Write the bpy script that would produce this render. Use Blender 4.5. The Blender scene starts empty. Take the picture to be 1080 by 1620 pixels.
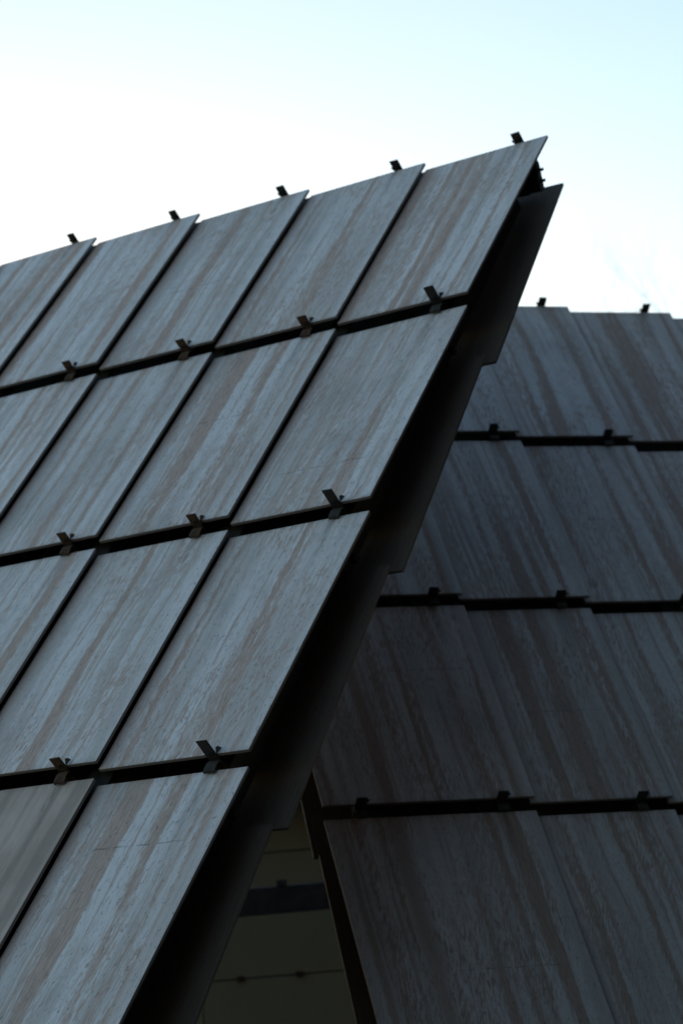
import bpy, bmesh, math, random
from mathutils import Vector, Matrix
random.seed(7)
C = bpy.context.scene
COL = C.collection
EYE = 1.05                                   # the photographer crouches

# ------------------------------------------------------------------ camera
F, PITCH, ROLL = 3.5677, 0.1968, -0.0224
cam_d = bpy.data.cameras.new('camera'); cam = bpy.data.objects.new('camera', cam_d); COL.objects.link(cam)
fw = Vector((0, math.cos(PITCH), math.sin(PITCH))); up0 = Vector((0, -math.sin(PITCH), math.cos(PITCH))); rt0 = Vector((1, 0, 0))
rt = rt0*math.cos(ROLL) + up0*math.sin(ROLL); up = -rt0*math.sin(ROLL) + up0*math.cos(ROLL)
cam.matrix_world = Matrix.Translation((0, 0, EYE)) @ Matrix((rt, up, -fw)).transposed().to_4x4()
cam_d.sensor_fit = 'VERTICAL'; cam_d.sensor_height = 36.0; cam_d.sensor_width = 24.0
cam_d.lens = F*1000/1620*36.0
cam_d.clip_start = 0.1; cam_d.clip_end = 5000
cam_d.dof.use_dof = True; cam_d.dof.focus_distance = 13.6; cam_d.dof.aperture_fstop = 1.7; cam_d.dof.aperture_blades = 7
C.camera = cam

# ------------------------------------------------------------------ sky, sun, exposure
SUN_EL, SUN_AZ = math.radians(2.0), math.radians(-10.0)        # low behind the left wing, azimuth from +Y towards +X
w = bpy.data.worlds.new('World'); C.world = w; w.use_nodes = True
nt = w.node_tree; nt.nodes.clear()
sky = nt.nodes.new('ShaderNodeTexSky'); sky.sky_type = 'NISHITA'; sky.sun_disc = False
sky.sun_elevation = SUN_EL; sky.sun_rotation = SUN_AZ
sky.air_density = 1.0; sky.dust_density = 0.5; sky.ozone_density = 2.0; sky.altitude = 100
bg = nt.nodes.new('ShaderNodeBackground'); bg.inputs['Strength'].default_value = 0.12
ow = nt.nodes.new('ShaderNodeOutputWorld')
gm = nt.nodes.new('ShaderNodeGamma'); gm.inputs[1].default_value = 0.92          # soft shoulder of the film
tn = nt.nodes.new('ShaderNodeMix'); tn.data_type = 'RGBA'; tn.blend_type = 'MULTIPLY'; tn.inputs[0].default_value = 1.0
tn.inputs[7].default_value = (.635, .63, .58, 1)                                # white balance: cool white glow, cyan upper sky
nt.links.new(sky.outputs[0], gm.inputs[0]); nt.links.new(gm.outputs[0], tn.inputs[6]); nt.links.new(tn.outputs[2], bg.inputs[0]); nt.links.new(bg.outputs[0], ow.inputs[0])
sd = bpy.data.lights.new('sun', 'SUN'); sd.energy = 0.02; sd.angle = math.radians(0.6); sd.color = (1, 0.85, 0.7)
so = bpy.data.objects.new('sun', sd); COL.objects.link(so)
S = Vector((math.sin(SUN_AZ)*math.cos(SUN_EL), math.cos(SUN_AZ)*math.cos(SUN_EL), math.sin(SUN_EL)))
so.rotation_euler = S.to_track_quat('Z', 'Y').to_euler(); so.location = (-6, 40, 14)
C.view_settings.view_transform = 'Standard'; C.view_settings.look = 'None'
C.view_settings.exposure = 3.42; C.view_settings.gamma = 1; C.view_settings.use_curve_mapping = False

# ------------------------------------------------------------------ helpers
def tag(o, label=None, cat=None, group=None, kind=None):
    for k, v in (('label', label), ('category', cat), ('group', group), ('kind', kind)):
        if v: o[k] = v
    return o
def empty(name, loc=(0, 0, 0)):
    o = bpy.data.objects.new(name, None); COL.objects.link(o); o.location = loc; o.empty_display_size = .3
    return o
def mesh_of(bm, name, *mats):
    me = bpy.data.meshes.new(name); bm.normal_update(); bm.to_mesh(me); bm.free()
    for m in mats: me.materials.append(m)
    return me
def link(name, me, parent=None, mat=None):
    o = bpy.data.objects.new(name, me); COL.objects.link(o)
    if parent: o.parent = parent
    if mat is not None: o.matrix_local = mat
    return o
def add_box(bm, x0, x1, y0, y1, z0, z1, M=None, mi=0):
    vs = [bm.verts.new((x, y, z)) for x in (x0, x1) for y in (y0, y1) for z in (z0, z1)]
    if M:
        for v in vs: v.co = M @ v.co
    fs = []
    for q in ((0,1,3,2), (4,6,7,5), (0,4,5,1), (2,3,7,6), (0,2,6,4), (1,5,7,3)):
        f = bm.faces.new([vs[k] for k in q]); f.material_index = mi; fs.append(f)
    return fs
def bevel(bm, off, seg=1):
    bmesh.ops.bevel(bm, geom=bm.edges[:], offset=off, segments=seg, affect='EDGES', profile=.6)
def ribbon(bm, prof, x0, x1, t):
    """bent plate: profile of (y,z) points swept along x with thickness t"""
    n = len(prof); P = [Vector((0, a, b)) for a, b in prof]; off = []
    for i in range(n):
        d = (P[min(i+1, n-1)] - P[max(i-1, 0)]).normalized()
        off.append(Vector((0, -d.z, d.y))*t)
    for i in range(n-1):
        q = [P[i], P[i+1], P[i+1]+off[i+1], P[i]+off[i]]
        a = [bm.verts.new((x0, v.y, v.z)) for v in q]; b = [bm.verts.new((x1, v.y, v.z)) for v in q]
        bm.faces.new(a); bm.faces.new(b[::-1])
        for k in range(4): bm.faces.new((a[k], b[k], b[(k+1) % 4], a[(k+1) % 4]))
    bmesh.ops.recalc_face_normals(bm, faces=bm.faces[:])

class N:
    """small node-graph helper"""
    def __init__(s, name):
        s.m = bpy.data.materials.new(name); s.m.use_nodes = True; s.t = s.m.node_tree; s.t.nodes.clear()
        s.out = s.t.nodes.new('ShaderNodeOutputMaterial'); s.b = s.t.nodes.new('ShaderNodeBsdfPrincipled')
        s.t.links.new(s.b.outputs[0], s.out.inputs[0])
    def put(s, sock, v):
        if hasattr(v, 'links'): s.t.links.new(v, sock)
        else: sock.default_value = v
    def node(s, ty, ins=(), **kw):
        n = s.t.nodes.new(ty)
        for k, v in kw.items(): setattr(n, k, v)
        for k, v in dict(ins).items(): s.put(n.inputs[k], v)
        return n
    def math(s, op, a, b=0.0, c=0.0): return s.node('ShaderNodeMath', {0: a, 1: b, 2: c}, operation=op).outputs[0]
    def xyz(s, x, y, z=0.0): return s.node('ShaderNodeCombineXYZ', {0: x, 1: y, 2: z}).outputs[0]
    def sep(s, v):
        n = s.node('ShaderNodeSeparateXYZ', {0: v}); return n.outputs
    def noise(s, vec, scale=1.0, detail=2.0, rough=.5, dist=0.0):
        return s.node('ShaderNodeTexNoise', {'Vector': vec, 'Scale': scale, 'Detail': detail, 'Roughness': rough, 'Distortion': dist}).outputs[0]
    def step(s, v, a, b, lo=0.0, hi=1.0):
        return s.node('ShaderNodeMapRange', {0: v, 1: a, 2: b, 3: lo, 4: hi}, interpolation_type='SMOOTHSTEP').outputs[0]
    def mix(s, f, a, b):
        n = s.node('ShaderNodeMix', data_type='RGBA'); s.put(n.inputs[0], f); s.put(n.inputs[6], a); s.put(n.inputs[7], b)
        return n.outputs[2]
    def coord(s): return s.node('ShaderNodeTexCoord').outputs['Object']
    def prop(s, name): return s.node('ShaderNodeAttribute', attribute_type='OBJECT', attribute_name=name).outputs['Fac']
    def fin(s, col, rough=.6, bump=None, bs=.3, bd=.002, metal=0.0, spec=.5):
        s.put(s.b.inputs['Base Color'], col); s.put(s.b.inputs['Roughness'], rough); s.put(s.b.inputs['Metallic'], metal)
        s.b.inputs['Specular IOR Level'].default_value = spec
        if bump is not None:
            b = s.node('ShaderNodeBump', {'Height': bump, 'Strength': bs, 'Distance': bd})
            s.t.links.new(b.outputs[0], s.b.inputs['Normal'])
        return s.m
def rgb(r, g, b): return (r, g, b, 1)

W, H, PH, B_, C_, T_ = 1.22, 2.521, 2.4288, .0625, .0745, .027
def mat_panel():
    n = N('whitewashed_plywood'); c = n.sep(n.coord()); x, y = c[0], c[1]
    seed = n.prop('grain_seed'); plain = n.prop('plain'); crack = n.prop('crack')
    sx = n.math('MULTIPLY', seed, 7.31)
    # the grain wanders sideways along the sheet
    wa = n.math('SUBTRACT', n.noise(n.xyz(n.math('MULTIPLY', x, .5), n.math('MULTIPLY', y, .55), sx), 1.0, 2), .5)
    wb = n.math('SUBTRACT', n.noise(n.xyz(n.math('MULTIPLY', x, 3.), n.math('MULTIPLY', y, 2.6), n.math('ADD', sx, 5.)), 1.0, 3), .5)
    xw = n.math('ADD', x, n.math('ADD', n.math('MULTIPLY', wa, .13), n.math('MULTIPLY', wb, .022)))
    # slanted chatter marks (feathering), the slant itself changing over the sheet
    sl = n.math('SUBTRACT', n.math('MULTIPLY', n.math('FRACT', n.math('MULTIPLY', seed, 5.17)), .30), .04)
    xs = n.math('ADD', x, n.math('MULTIPLY', y, sl))
    hatch = n.noise(n.xyz(n.math('MULTIPLY', xs, 75.), n.math('MULTIPLY', y, 9.), sx), 1.0, 2, .6)
    fine = n.noise(n.xyz(n.math('MULTIPLY', xw, 130.), n.math('MULTIPLY', y, 7.), sx), 1.0, 3, .65)
    # broad bands of bare wood
    band = n.noise(n.xyz(n.math('MULTIPLY', xw, 6.4), n.math('MULTIPLY', y, .15), sx), 1.0, 1.5, .5)
    bandf = n.noise(n.xyz(n.math('MULTIPLY', xw, 22.), n.math('MULTIPLY', y, .35), n.math('ADD', sx, 3.)), 1.0, 2, .5)
    rag = n.math('MULTIPLY', n.math('SUBTRACT', hatch, .5), .30)
    b1 = n.step(n.math('ADD', band, rag), .515, .60)
    b2 = n.math('MULTIPLY', n.step(n.math('ADD', bandf, rag), .555, .63), .7)
    wood = n.math('MAXIMUM', b1, b2)
    # patches where the wash has worn into hatch marks
    pm = n.step(n.noise(n.xyz(n.math('MULTIPLY', x, 2.6), n.math('MULTIPLY', y, 1.1), n.math('ADD', sx, 17.)), 1.0, 2), .44, .62)
    worn = n.math('MULTIPLY', n.math('MULTIPLY', n.step(hatch, .49, .57), pm), .9)
    wood = n.math('MAXIMUM', wood, worn)
    speck = n.step(n.noise(n.xyz(n.math('MULTIPLY', xs, 60.), n.math('MULTIPLY', y, 22.), n.math('ADD', sx, 2.)), 1.0, 2, .6), .60, .70)
    tone = n.noise(n.xyz(n.math('MULTIPLY', xw, 8.), n.math('MULTIPLY', y, .35), n.math('ADD', sx, 23.)), 1.0, 3, .55)
    # the right margin of every sheet is wholly painted, the left browned as painted seam shade
    wood = n.math('MULTIPLY', wood, n.step(n.math('ADD', x, n.math('MULTIPLY', rag, .12)), -.13, -.07, 1., .15))
    seam_shade = n.step(n.math('ADD', x, n.math('MULTIPLY', rag, .15)), -W-.0, -W+.13, 1., 0.)
    seam_shade = n.math('MULTIPLY', seam_shade, n.step(x, -W-.10, -W-.03))
    wood = n.math('MAXIMUM', wood, n.math('MULTIPLY', seam_shade, .75))
    paint = n.mix(n.step(tone, .34, .66), rgb(.60, .555, .56), rgb(.82, .785, .83))
    paint = n.mix(n.math('MULTIPLY', n.step(fine, .50, .66), .5), paint, rgb(.30, .28, .27))
    bare = n.mix(n.step(fine, .35, .68), rgb(.42, .30, .26), rgb(.62, .465, .415))
    col = n.mix(wood, paint, bare)
    col = n.mix(n.math('MULTIPLY', speck, .62), col, rgb(.17, .15, .15))
    cloud = n.noise(n.xyz(n.math('MULTIPLY', x, 1.2), n.math('MULTIPLY', y, .9), n.math('ADD', sx, 31.)), 1.0, 4, .6)
    col = n.mix(n.math('MULTIPLY', n.step(cloud, .5, .75), .35), col, rgb(.24, .225, .215))
    # the plain replacement sheet
    pc = n.mix(n.step(cloud, .35, .7), rgb(.58, .455, .395), rgb(.38, .29, .245))
    pc = n.mix(n.math('MULTIPLY', n.step(band, .47, .58), .55), pc, rgb(.24, .18, .15))
    pc = n.mix(n.math('MULTIPLY', n.step(fine, .45, .7), .4), pc, rgb(.2, .165, .15))
    col = n.mix(plain, col, pc)
    # each sheet has its own tone; faint run-off below the clip at its head
    col = n.mix(n.math('MULTIPLY', n.math('FRACT', n.math('MULTIPLY', seed, 3.71)), .22), col, rgb(.34, .31, .30))
    run = n.math('MULTIPLY', n.step(n.math('ABSOLUTE', n.math('ADD', xw, .30)), .012, .055, 1., 0.), n.step(y, .05, .75, 1., 0.))
    col = n.mix(n.math('MULTIPLY', n.math('MULTIPLY', run, n.step(fine, .3, .6)), .65), col, rgb(.16, .12, .10))
    rim = n.math('MAXIMUM', n.step(y, .0, .06, 1., 0.), n.step(y, PH-.05, PH, 0., 1.))
    col = n.mix(n.math('MULTIPLY', n.math('MULTIPLY', rim, n.step(hatch, .35, .6)), .35), col, rgb(.2, .17, .155))
    # shade painted into the far wing: its boards are mixed darker
    col = n.mix(n.math('MULTIPLY', n.prop('far_shade'), .52), col, n.mix(wood, rgb(.112, .110, .116), rgb(.038, .030, .027)))
    # a check running across the sheet: a broken dark line at height "crack"
    cy = n.math('ADD', crack, n.math('MULTIPLY', n.math('SUBTRACT', n.noise(n.xyz(n.math('MULTIPLY', x, 7.), sx, 0.), 1.0, 2), .5), .03))
    dline = n.math('ABSOLUTE', n.math('SUBTRACT', y, cy))
    brk = n.step(n.noise(n.xyz(n.math('MULTIPLY', x, 17.), sx, 1.), 1.0, 4, .7), .42, .56)
    ck = n.math('MULTIPLY', n.math('MULTIPLY', n.step(dline, .004, .010, 1., 0.), brk), n.step(n.math('ABSOLUTE', n.math('ADD', x, .62)), .30, .46, 1., 0.))
    col = n.mix(n.math('MULTIPLY', ck, .5), col, rgb(.07, .06, .055))
    hgt = n.math('SUBTRACT', n.math('ADD', n.math('MULTIPLY', fine, .4), n.math('MULTIPLY', hatch, .5)), n.math('ADD', n.math('MULTIPLY', wood, .35), ck))
    return n.fin(col, n.math('ADD', .48, n.math('MULTIPLY', wood, .2)), hgt, .35, .0015, spec=.45)
def mat_wood(name, a, b, rough=.8, sc=1.):
    n = N(name); c = n.sep(n.coord()); rnd = n.node('ShaderNodeObjectInfo').outputs['Random']; z = n.math('MULTIPLY', rnd, 13.)
    f = n.noise(n.xyz(n.math('MULTIPLY', c[0], 60.*sc), n.math('MULTIPLY', c[1], 4.*sc), z), 1., 4, .6)
    g = n.noise(n.xyz(n.math('MULTIPLY', c[0], 3.), n.math('MULTIPLY', c[1], 1.), n.math('ADD', z, 4.)), 1., 3)
    col = n.mix(n.math('ADD', n.math('MULTIPLY', f, .6), n.math('MULTIPLY', g, .4)), a, b)
    return n.fin(col, rough, f, .3, .001, spec=.3)
def mat_metal(name, a, b, rough, metal, sc=18.):
    n = N(name); c = n.coord()
    f = n.noise(c, sc, 4, .6); g = n.noise(c, sc*5, 2, .6)
    col = n.mix(n.step(f, .38, .64), a, b)
    return n.fin(col, n.math('ADD', rough, n.math('MULTIPLY', g, .2)), g, .25, .001, metal=metal)
WASH = mat_panel()
EDGE = mat_wood('plywood_edge', rgb(.13, .11, .105), rgb(.22, .19, .18))
RAW = mat_wood('dark_stained_plywood', rgb(.055, .044, .038), rgb(.20, .165, .145), .75)
STEEL = mat_metal('blackened_steel', rgb(.010, .010, .011), rgb(.022, .020, .018), .6, .1)
RUST = mat_metal('rusty_steel', rgb(.020, .015, .012), rgb(.085, .040, .018), .8, .05, 26.)
CLIPM = mat_metal('dull_dark_steel', rgb(.012, .011, .010), rgb(.032, .027, .024), .65, .1)
BLUE = mat_metal('dark_blue_paint', rgb(.020, .028, .045), rgb(.035, .045, .065), .5, 0., 6.)

# ------------------------------------------------------------------ ground
def mat_ground():
    n = N('dark_gravelly_asphalt'); c = n.coord()
    a = n.noise(c, .25, 5, .6); b = n.noise(c, 9., 4, .7)
    col = n.mix(a, rgb(.035, .036, .033), rgb(.075, .073, .066)); col = n.mix(n.step(b, .5, .7), col, rgb(.10, .095, .088))
    return n.fin(col, .9, b, .6, .01)
bm = bmesh.new(); R_ = 1500
g = [bm.verts.new((x, y, 0)) for x, y in ((-R_, -R_), (R_, -R_), (R_, R_), (-R_, R_))]; bm.faces.new(g)
tag(link('ground', mesh_of(bm, 'ground', mat_ground())), kind='structure')

# ------------------------------------------------------------------ the two leaning wings
def panel_mesh(w, h, t, front, name='panel', edge=None):
    bm = bmesh.new(); add_box(bm, -w, 0, 0, h, 0, t)
    bevel(bm, .0025)
    bm.normal_update()
    for f in bm.faces:
        nz = f.normal.z
        f.material_index = 0 if nz < -.5 else (2 if nz > .5 else 1)
    return mesh_of(bm, name, front, edge or EDGE, RAW)
def clip_meshes(L, mat, ridge=False, hk=1.):
    """clip at a row joint. local: x right, y down the slope, z into the wall; origin on the face of the panel above, at its lower edge"""
    hw = .044
    bm = bmesh.new(); add_box(bm, -hw, hw, .012, .021, -L, .16); bevel(bm, .0015)       # flat bar standing out of the joint
    bar = mesh_of(bm, 'clip', mat)
    bm = bmesh.new()                                                                     # ear gripping the sheet above, bent up and cut to a point
    pts = [(hw-.004, .012, -.004), (hw+.038, -.016, -.024), (hw+.006, -.028, -.030), (hw-.010, -.020, -.030)]
    if ridge: pts = [(-hw+.004, .012, .03), (-hw-.022, .010, -.012), (-hw-.018, .008, -.024), (-hw+.004, .010, -.016)]
    a = [bm.verts.new(p) for p in pts]; b = [bm.verts.new((p[0], p[1]-.003, p[2]-.005)) for p in pts]
    bm.faces.new(a); bm.faces.new(b[::-1])
    for k in range(4): bm.faces.new((a[k], b[k], b[(k+1) % 4], a[(k+1) % 4]))
    bmesh.ops.recalc_face_normals(bm, faces=bm.faces[:])
    ear = mesh_of(bm, 'ear', mat)
    bm = bmesh.new()                                                                     # hook that curls over the sheet below
    ribbon(bm, [(.022, .060), (.034, .030), (.062, .024), (.062+.048*hk, .026), (.062+.064*hk, .032), (.062+.070*hk, .046)], -hw+.006, hw+.012, .006)
    hook = mesh_of(bm, 'hook', mat)
    bm = bmesh.new(); bmesh.ops.create_cone(bm, cap_ends=True, segments=6, radius1=.013, radius2=.013, depth=.014,
                                            matrix=Matrix.Translation((.004, .026, -.03)) @ Matrix.Rotation(math.pi/2, 4, 'X'))
    bolt = mesh_of(bm, 'bolt', mat)
    return bar, ear, hook, bolt
CL_LONG = clip_meshes(.138, CLIPM); CL_SHORT = clip_meshes(.092, RUST); CL_DARK = clip_meshes(.095, STEEL, False, .6); CL_RIDGE = clip_meshes(.095, STEEL, True)
P_STD = panel_mesh(W+.02, PH, T_, WASH); P_WIDE = panel_mesh(W*1.45, PH, T_, WASH)
P_STD_IN = panel_mesh(W+.028, PH, T_, RAW, 'rear_panel', RAW); P_WIDE_IN = panel_mesh(W*1.45, PH, T_, RAW, 'rear_panel', RAW)

class Wing:
    def __init__(s, O, right, v, n, root):
        s.O, s.r, s.v, s.n, s.root = Vector(O), Vector(right), Vector(v), Vector(n), root
    def P(s, u, v, n): return s.O + s.r*u + s.v*v + s.n*n
    def place(s, o, M):
        o.parent = s.root; o.matrix_parent_inverse = Matrix(); o.matrix_local = Matrix.Translation(-s.root.location) @ M
    def frame(s, u, v, n, tx=0., ty=0.):
        """tilted frame: z into the wall; tx raises the right side, ty raises the lower side (slopes)"""
        X = (s.r + s.n*tx).normalized(); Z0 = -(s.n)
        Y = (s.v + s.n*ty); Y = (Y - X*Y.dot(X)).normalized(); Z = X.cross(Y)
        return Matrix.Translation(s.P(u, v, n)) @ Matrix((X, Y, Z)).transposed().to_4x4()
    def obj(s, name, me, M, parent=None):
        o = bpy.data.objects.new(name, me); COL.objects.link(o)
        if parent is None: s.place(o, M)
        else: o.parent = parent; o.matrix_local = M
        return o
    def clip(s, u, v, n, kind):
        bar, ear, hook, bolt = kind
        M = s.frame(u, v, n, C_/W + random.uniform(-.02, .02), random.uniform(-.03, .03)) @ Matrix.Rotation(random.uniform(-.05, .05), 4, 'Z')
        c = s.obj('clip', bar, M)
        for nm, me in (('ear', ear), ('hook', hook), ('bolt', bolt)): s.obj(nm, me, Matrix(), c)
        return c

def build_wing(wg, cols, rows, end_col, seeds, wide_end, depth, sgn_end):
    """cols: column right edges (in units of W), rows: row count"""
    for j in range(rows):
        for i in cols:
            wide = wide_end and i == end_col
            tx, ty = C_/W + random.uniform(-.002, .002), B_/PH + random.uniform(-.001, .001)
            o = wg.obj('panel', P_WIDE if wide else P_STD, wg.frame(i*W + random.uniform(-.003, .003), j*H + random.uniform(-.004, .004), random.uniform(-.003, .003), tx, ty) @ Matrix.Rotation(random.uniform(-.0015, .0015), 4, 'Z'))
            sd_, pl, ck = seeds(i, j); o['grain_seed'] = sd_; o['plain'] = pl; o['far_shade'] = 1. if wide_end else 0.; o['crack'] = ck
            if pl: o['label'] = 'plain beige-grey panel without streaks'
            # panel of the hidden rear skin, its stained inner face towards us
            tx2 = -C_/W
            M = wg.frame(i*W + random.uniform(-.006, .006), j*H+.09, -depth, 0.03, -.058 + random.uniform(-.003, .003))
            o = wg.obj('rear_panel', P_WIDE_IN if wide else P_STD_IN, M)

# ---- left wing
UL = Vector((-.85978587, .51065474, 0)); VL = Vector((-.32947626, -.5547369, -.76401071)); NL = Vector((-.39014569, -.65688561, .64520356))
UR = Vector((.96043018, .27852087, 0)); VR = Vector((.178355, -.61502582, -.76807078)); NR = Vector((.21392374, -.73767836, .64036495))
OL = Vector((1.86178473, 18.61695181, 7.01492459+EYE)); OR = Vector((2.5218027, 23.79762105, 6.98667318+EYE))
def steel_box(wg, name, u0, u1, v0, v1, n0, n1, mat=STEEL, parent=None):
    bm = bmesh.new(); add_box(bm, u0, u1, v0, v1, -n1, -n0); bevel(bm, .004)
    return wg.obj(name, mesh_of(bm, name, mat), wg.frame(0, 0, 0))

for which in ('left', 'right'):
    if which == 'left':
        base = OL + VL*11.3; base.z = 0
        root = empty('panel_clad_wing', base)
        tag(root, 'nearer leaning wing on the left in pale streaked panels, open dark end facing right', 'building', 'leaning wings clad in whitewashed panels')
        wg = Wing(OL, -UL, VL, NL, root); cols = list(range(-7, 1)); rows = 4; uL, uR = -8*W, 0.; end = None
        depth = .44
        def seeds(i, j):
            ck = {(-2, 0): 1.36, (-1, 1): 1.02, (0, 3): .62, (0, 1): 1.9}.get((i, j), 99.)
            return (1.7 + .913*((j*3 + i*5) % 11) + .011*i*j, 1. if (i, j) == (-1, 3) else 0., ck)
    else:
        base = OR + VR*11.3; base.z = 0
        root = empty('panel_clad_wing', base)
        tag(root, 'farther leaning wing on the right, shade-darkened panels, partly behind the nearer wing', 'building', 'leaning wings clad in whitewashed panels')
        wg = Wing(OR, UR, VR, NR, root); cols = list(range(-2, 5)); rows = 4; uL, uR = -3.45*W, 4*W; end = -2
        depth = .36
        def seeds(i, j):
            ck = {(-2, 3): 1.62, (-2, 2): .85, (-1, 2): 1.35, (-1, 1): .9, (0, 1): 1.2}.get((i, j), 99.)
            return (3.3 + .837*((j*4 + i*3) % 11) + .013*i*j, 0., ck)
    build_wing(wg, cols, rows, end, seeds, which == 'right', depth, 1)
    # steel behind the cladding: rails along the joints, slanting beams, cross struts
    for j in range(rows+1):
        v = j*H - .035 if j else .14
        steel_box(wg, 'rail', uL+.28, uR-.26, v-.03, v+.03, -.19, -.13)
        steel_box(wg, 'rail', uL+.28, uR-.26, v+.05, v+.11, -depth+.03, -depth+.09)
    if which == 'left':                      # dark strips added behind the column slots to deepen the seam shade
        for i in cols[:-1]: steel_box(wg, 'seam_shade_strip', i*W-.17, i*W+.03, -.03, rows*H, -.128, -.105)
    ends = [uR-.36] if which == 'left' else [uL+.40, uR-.36]
    us = list(ends); u = ends[-1] - 2*W
    while u > uL+.8: us.append(u); u -= 2*W
    for u in us: steel_box(wg, 'slanting_beam', u-.06, u+.06, .42, 11.3, -depth+.02, -.16)
    tips = [uR-.02] if which == 'left' else [uL+.06, uR-.02]
    for j in range(rows+1):
        for u in tips:                       # brackets that tie the two skins together at the open end
            if j == 0:
                bm = bmesh.new()
                q = [(.30, .02), (.33, .02), (.47, .25), (.46, .28), (.40, .30), (.30, .10)] if which == 'left' else [(.30, .12), (.36, .12), (.46, .30), (.38, .30)]
                A = [bm.verts.new((u-.55, a_, max(b_, .11))) for a_, b_ in q]; B = [bm.verts.new((u-.012, a_, b_)) for a_, b_ in q]
                bm.faces.new(A); bm.faces.new(B[::-1])
                for k in range(len(q)): bm.faces.new((A[k], B[k], B[(k+1) % len(q)], A[(k+1) % len(q)]))
                bmesh.ops.recalc_face_normals(bm, faces=bm.faces[:])
                for vv in ((.36, .13), (.41, .21)):
                    bmesh.ops.create_cone(bm, cap_ends=True, segments=6, radius1=.014, radius2=.014, depth=.05, matrix=Matrix.Translation((u+.002, vv[0]-.012, vv[1])) @ Matrix.Rotation(math.pi/2, 4, 'Y'))
                wg.obj('bracket', mesh_of(bm, 'bracket', STEEL), wg.frame(0, 0, 0))
    # clips
    for j in range(rows):
        for i in cols:
            u = i*W - .29
            nn = B_ - C_*.29/W
            kind = CL_DARK if which == 'right' else (CL_LONG if i == 0 else CL_SHORT)
            c = wg.clip(u, j*H+PH, nn, kind)
            if which == 'left' and i == 0: c['label'] = 'dark steel clip on the outermost column'
            if j == 0:                                    # along the ridge
                wg.clip(u, -.045, -C_*.29/W, CL_RIDGE)
        if which == 'right': wg.clip(uL+.30, j*H+PH, B_-C_*1.2, CL_DARK)

# ------------------------------------------------------------------ low beige building seen in the gap between the wings
def mat_beige():
    n = N('beige_board'); c = n.coord(); a = n.noise(c, 1.3, 5, .6); b = n.noise(c, 25., 3, .6)
    col = n.mix(a, rgb(.17, .155, .11), rgb(.25, .23, .165)); col = n.mix(n.math('MULTIPLY', n.step(b, .55, .7), .3), col, rgb(.16, .14, .1))
    return n.fin(col, .8, b, .2, .002)
BEIGE = mat_beige()
YB = 27.0
root = empty('low_building', (-.6, YB, 0))
tag(root, 'low beige boarded building glimpsed in the dark gap between the two wings', 'building')
bm = bmesh.new(); add_box(bm, -2.43/2+.006, 2.43/2-.006, -.03, 0, -.71, .71); bevel(bm, .004); bd = mesh_of(bm, 'board', BEIGE)
ang = math.radians(4.0)
RB = Matrix.Rotation(math.radians(-3.6), 4, 'Y') @ Matrix.Rotation(ang*-1, 4, 'Z')
for r, z in enumerate((-.85, .585, 2.02)):
    for q in range(-2, 3):
        o = link('board', bd, root, RB @ Matrix.Translation((q*2.43+.1, 0, z+EYE)))
bm = bmesh.new(); add_box(bm, -6, 6, .01, 4, 0, 3.2); wl = link('wall', mesh_of(bm, 'wall', STEEL), root, RB)
bm = bmesh.new(); add_box(bm, -6.2, 6.2, -.35, 4.2, 1.86+EYE, 2.25+EYE); link('eaves', mesh_of(bm, 'eaves', STEEL), root, RB)
bm = bmesh.new(); add_box(bm, -.04, .04, -.06, -.031, -.035, .035); bevel(bm, .004); bk = mesh_of(bm, 'bracket', RUST)
for x in (-.95+1, -.25+1, .45+1, -1.65+1): link('bracket', bk, root, RB @ Matrix.Translation((x, 0, -.13+EYE)))
bm = bmesh.new()
add_box(bm, -4, 4, -.06, .06, -.15, .15); bevel(bm, .01)
add_box(bm, -.24, -.13, -.07, -.02, .151, .21)
o = link('steel_beam', mesh_of(bm, 'steel_beam', BLUE), None, Matrix.Translation((-.55, 25.2, .70+EYE)) @ RB)
tag(o, 'dark blue horizontal steel beam crossing the gap in front of the beige wall', 'beam')

# ------------------------------------------------------------------ bare trees behind the right wing
BARK = mat_wood('bark', rgb(.10, .085, .075), rgb(.20, .18, .16))
def tree(loc, h, seed, label, group):
    rnd = random.Random(seed); root = empty('bare_tree', loc); tag(root, label, 'tree', group)
    def tube(bm, a, b, r0, r1):
        d = (b-a).normalized(); q = d.to_track_quat('Z', 'Y').to_matrix(); ring = []
        for P, r in ((a, r0), (b, r1)):
            ring.append([bm.verts.new(P + q @ Vector((math.cos(t)*r, math.sin(t)*r, 0))) for t in (0, 2.09, 4.19)])
        for k in range(3): bm.faces.new((ring[0][k], ring[0][(k+1) % 3], ring[1][(k+1) % 3], ring[1][k]))
    bt, bc = bmesh.new(), bmesh.new()
    def grow(P, d, L, r, lev):
        n = 3
        for s in range(n):
            d2 = (d + Vector((rnd.gauss(0, .13), rnd.gauss(0, .13), rnd.gauss(.05, .08)))).normalized(); Q = P + d2*L/n
            r2 = r*.82; tube(bt if lev < 1 else bc, P, Q, r, r2)
            if lev < 5 and (lev > 0 or s > 0):
                for _ in range(2):
                    a = rnd.uniform(0, 6.28); side = Vector((math.cos(a), math.sin(a), rnd.uniform(.1, .8))).normalized()
                    grow(Q, (d2*.9+side*.8).normalized(), L*rnd.uniform(.5, .68), r2*.55, lev+1)
            P, d, r = Q, d2, r2
    grow(Vector((0, 0, 0)), Vector((0, 0, 1)), h*.62, h*.016, 0)
    link('trunk', mesh_of(bt, 'trunk', BARK), root); link('crown', mesh_of(bc, 'crown', BARK), root)
# tops just clear the ridge at the right edge of the picture
tree((14.0, 90, 0), 23.6, 3, 'bare winter tree whose faint twigs rise over the ridge at the right edge', 'bare trees behind the far wing')
tree((11.2, 95, 0), 23.0, 5, 'faint bare treetop just clearing the far ridge, left of the taller bare tree', 'bare trees behind the far wing')

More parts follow.
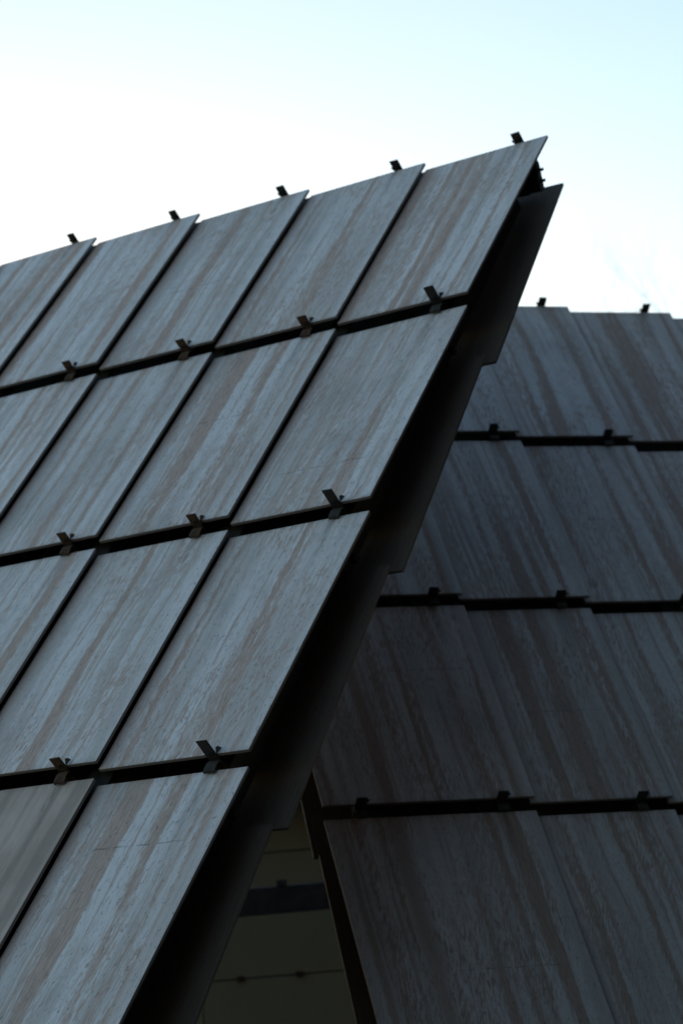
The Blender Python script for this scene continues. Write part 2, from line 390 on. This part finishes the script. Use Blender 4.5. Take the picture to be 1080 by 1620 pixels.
# ------------------------------------------------------------------ unseen brick blocker, added to keep sky light off the far wing
def mat_brick():
    n = N('dark_brick'); c = n.sep(n.coord()); v = n.xyz(n.math('ADD', c[0], c[1]), c[2], 0.)
    b = n.t.nodes.new('ShaderNodeTexBrick'); n.put(b.inputs['Vector'], v); b.inputs['Scale'].default_value = 1.0
    b.inputs['Brick Width'].default_value = .22; b.inputs['Row Height'].default_value = .075; b.inputs['Mortar Size'].default_value = .006
    b.inputs['Color1'].default_value = rgb(.12, .06, .045); b.inputs['Color2'].default_value = rgb(.075, .042, .035); b.inputs['Mortar'].default_value = rgb(.12, .11, .10)
    return n.fin(b.outputs['Color'], .85, b.outputs['Fac'], .3, .003)
BRICK = mat_brick(); GLASS = mat_metal('dark_window_glass', rgb(.012, .014, .016), rgb(.02, .022, .024), .08, 0.)
root = empty('brick_sky_blocker', (7.6, 1.6, 0))
tag(root, 'unseen L-shaped brick mass added to block sky light from the far wing', 'building')
o = root.location
bm = bmesh.new(); add_box(bm, 3.1-o.x, 12-o.x, -12-o.y, 15.5-o.y, 0, 20); add_box(bm, -4-o.x, 3.09-o.x, -12-o.y, -3-o.y, 0, 16); link('wall', mesh_of(bm, 'wall', BRICK), root)  # added masses to the right and behind the camera, shutting off sky
bm = bmesh.new(); add_box(bm, 3.62-o.x, 12-o.x, 15.502-o.y, 20.2-o.y, 5.2, 20); link('upper_blocker', mesh_of(bm, 'upper_blocker', BRICK), root)  # added overhang that darkens the far wing's lower rows
bm = bmesh.new(); add_box(bm, -.05, .012, -.6, .6, -.9, .9); bevel(bm, .006); wf = mesh_of(bm, 'blocker_window', STEEL)
pm_ = []
for a_ in (-.56, .02):
    bm = bmesh.new(); add_box(bm, -.062, -.052, a_, a_+.54, -.84, .84); pm_.append(mesh_of(bm, 'blocker_pane', GLASS))
for z in (2.4, 6.2, 10.0, 13.8, 17.6):
    for y in range(-10, 15, 3):
        f = link('blocker_window', wf, root, Matrix.Translation((3.1-o.x-.001, y-o.y, z)))  # dressing on the added blocker
        for p_ in pm_: link('blocker_pane', p_, f)

C.render.engine = 'CYCLES'
C.cycles.max_bounces = 6
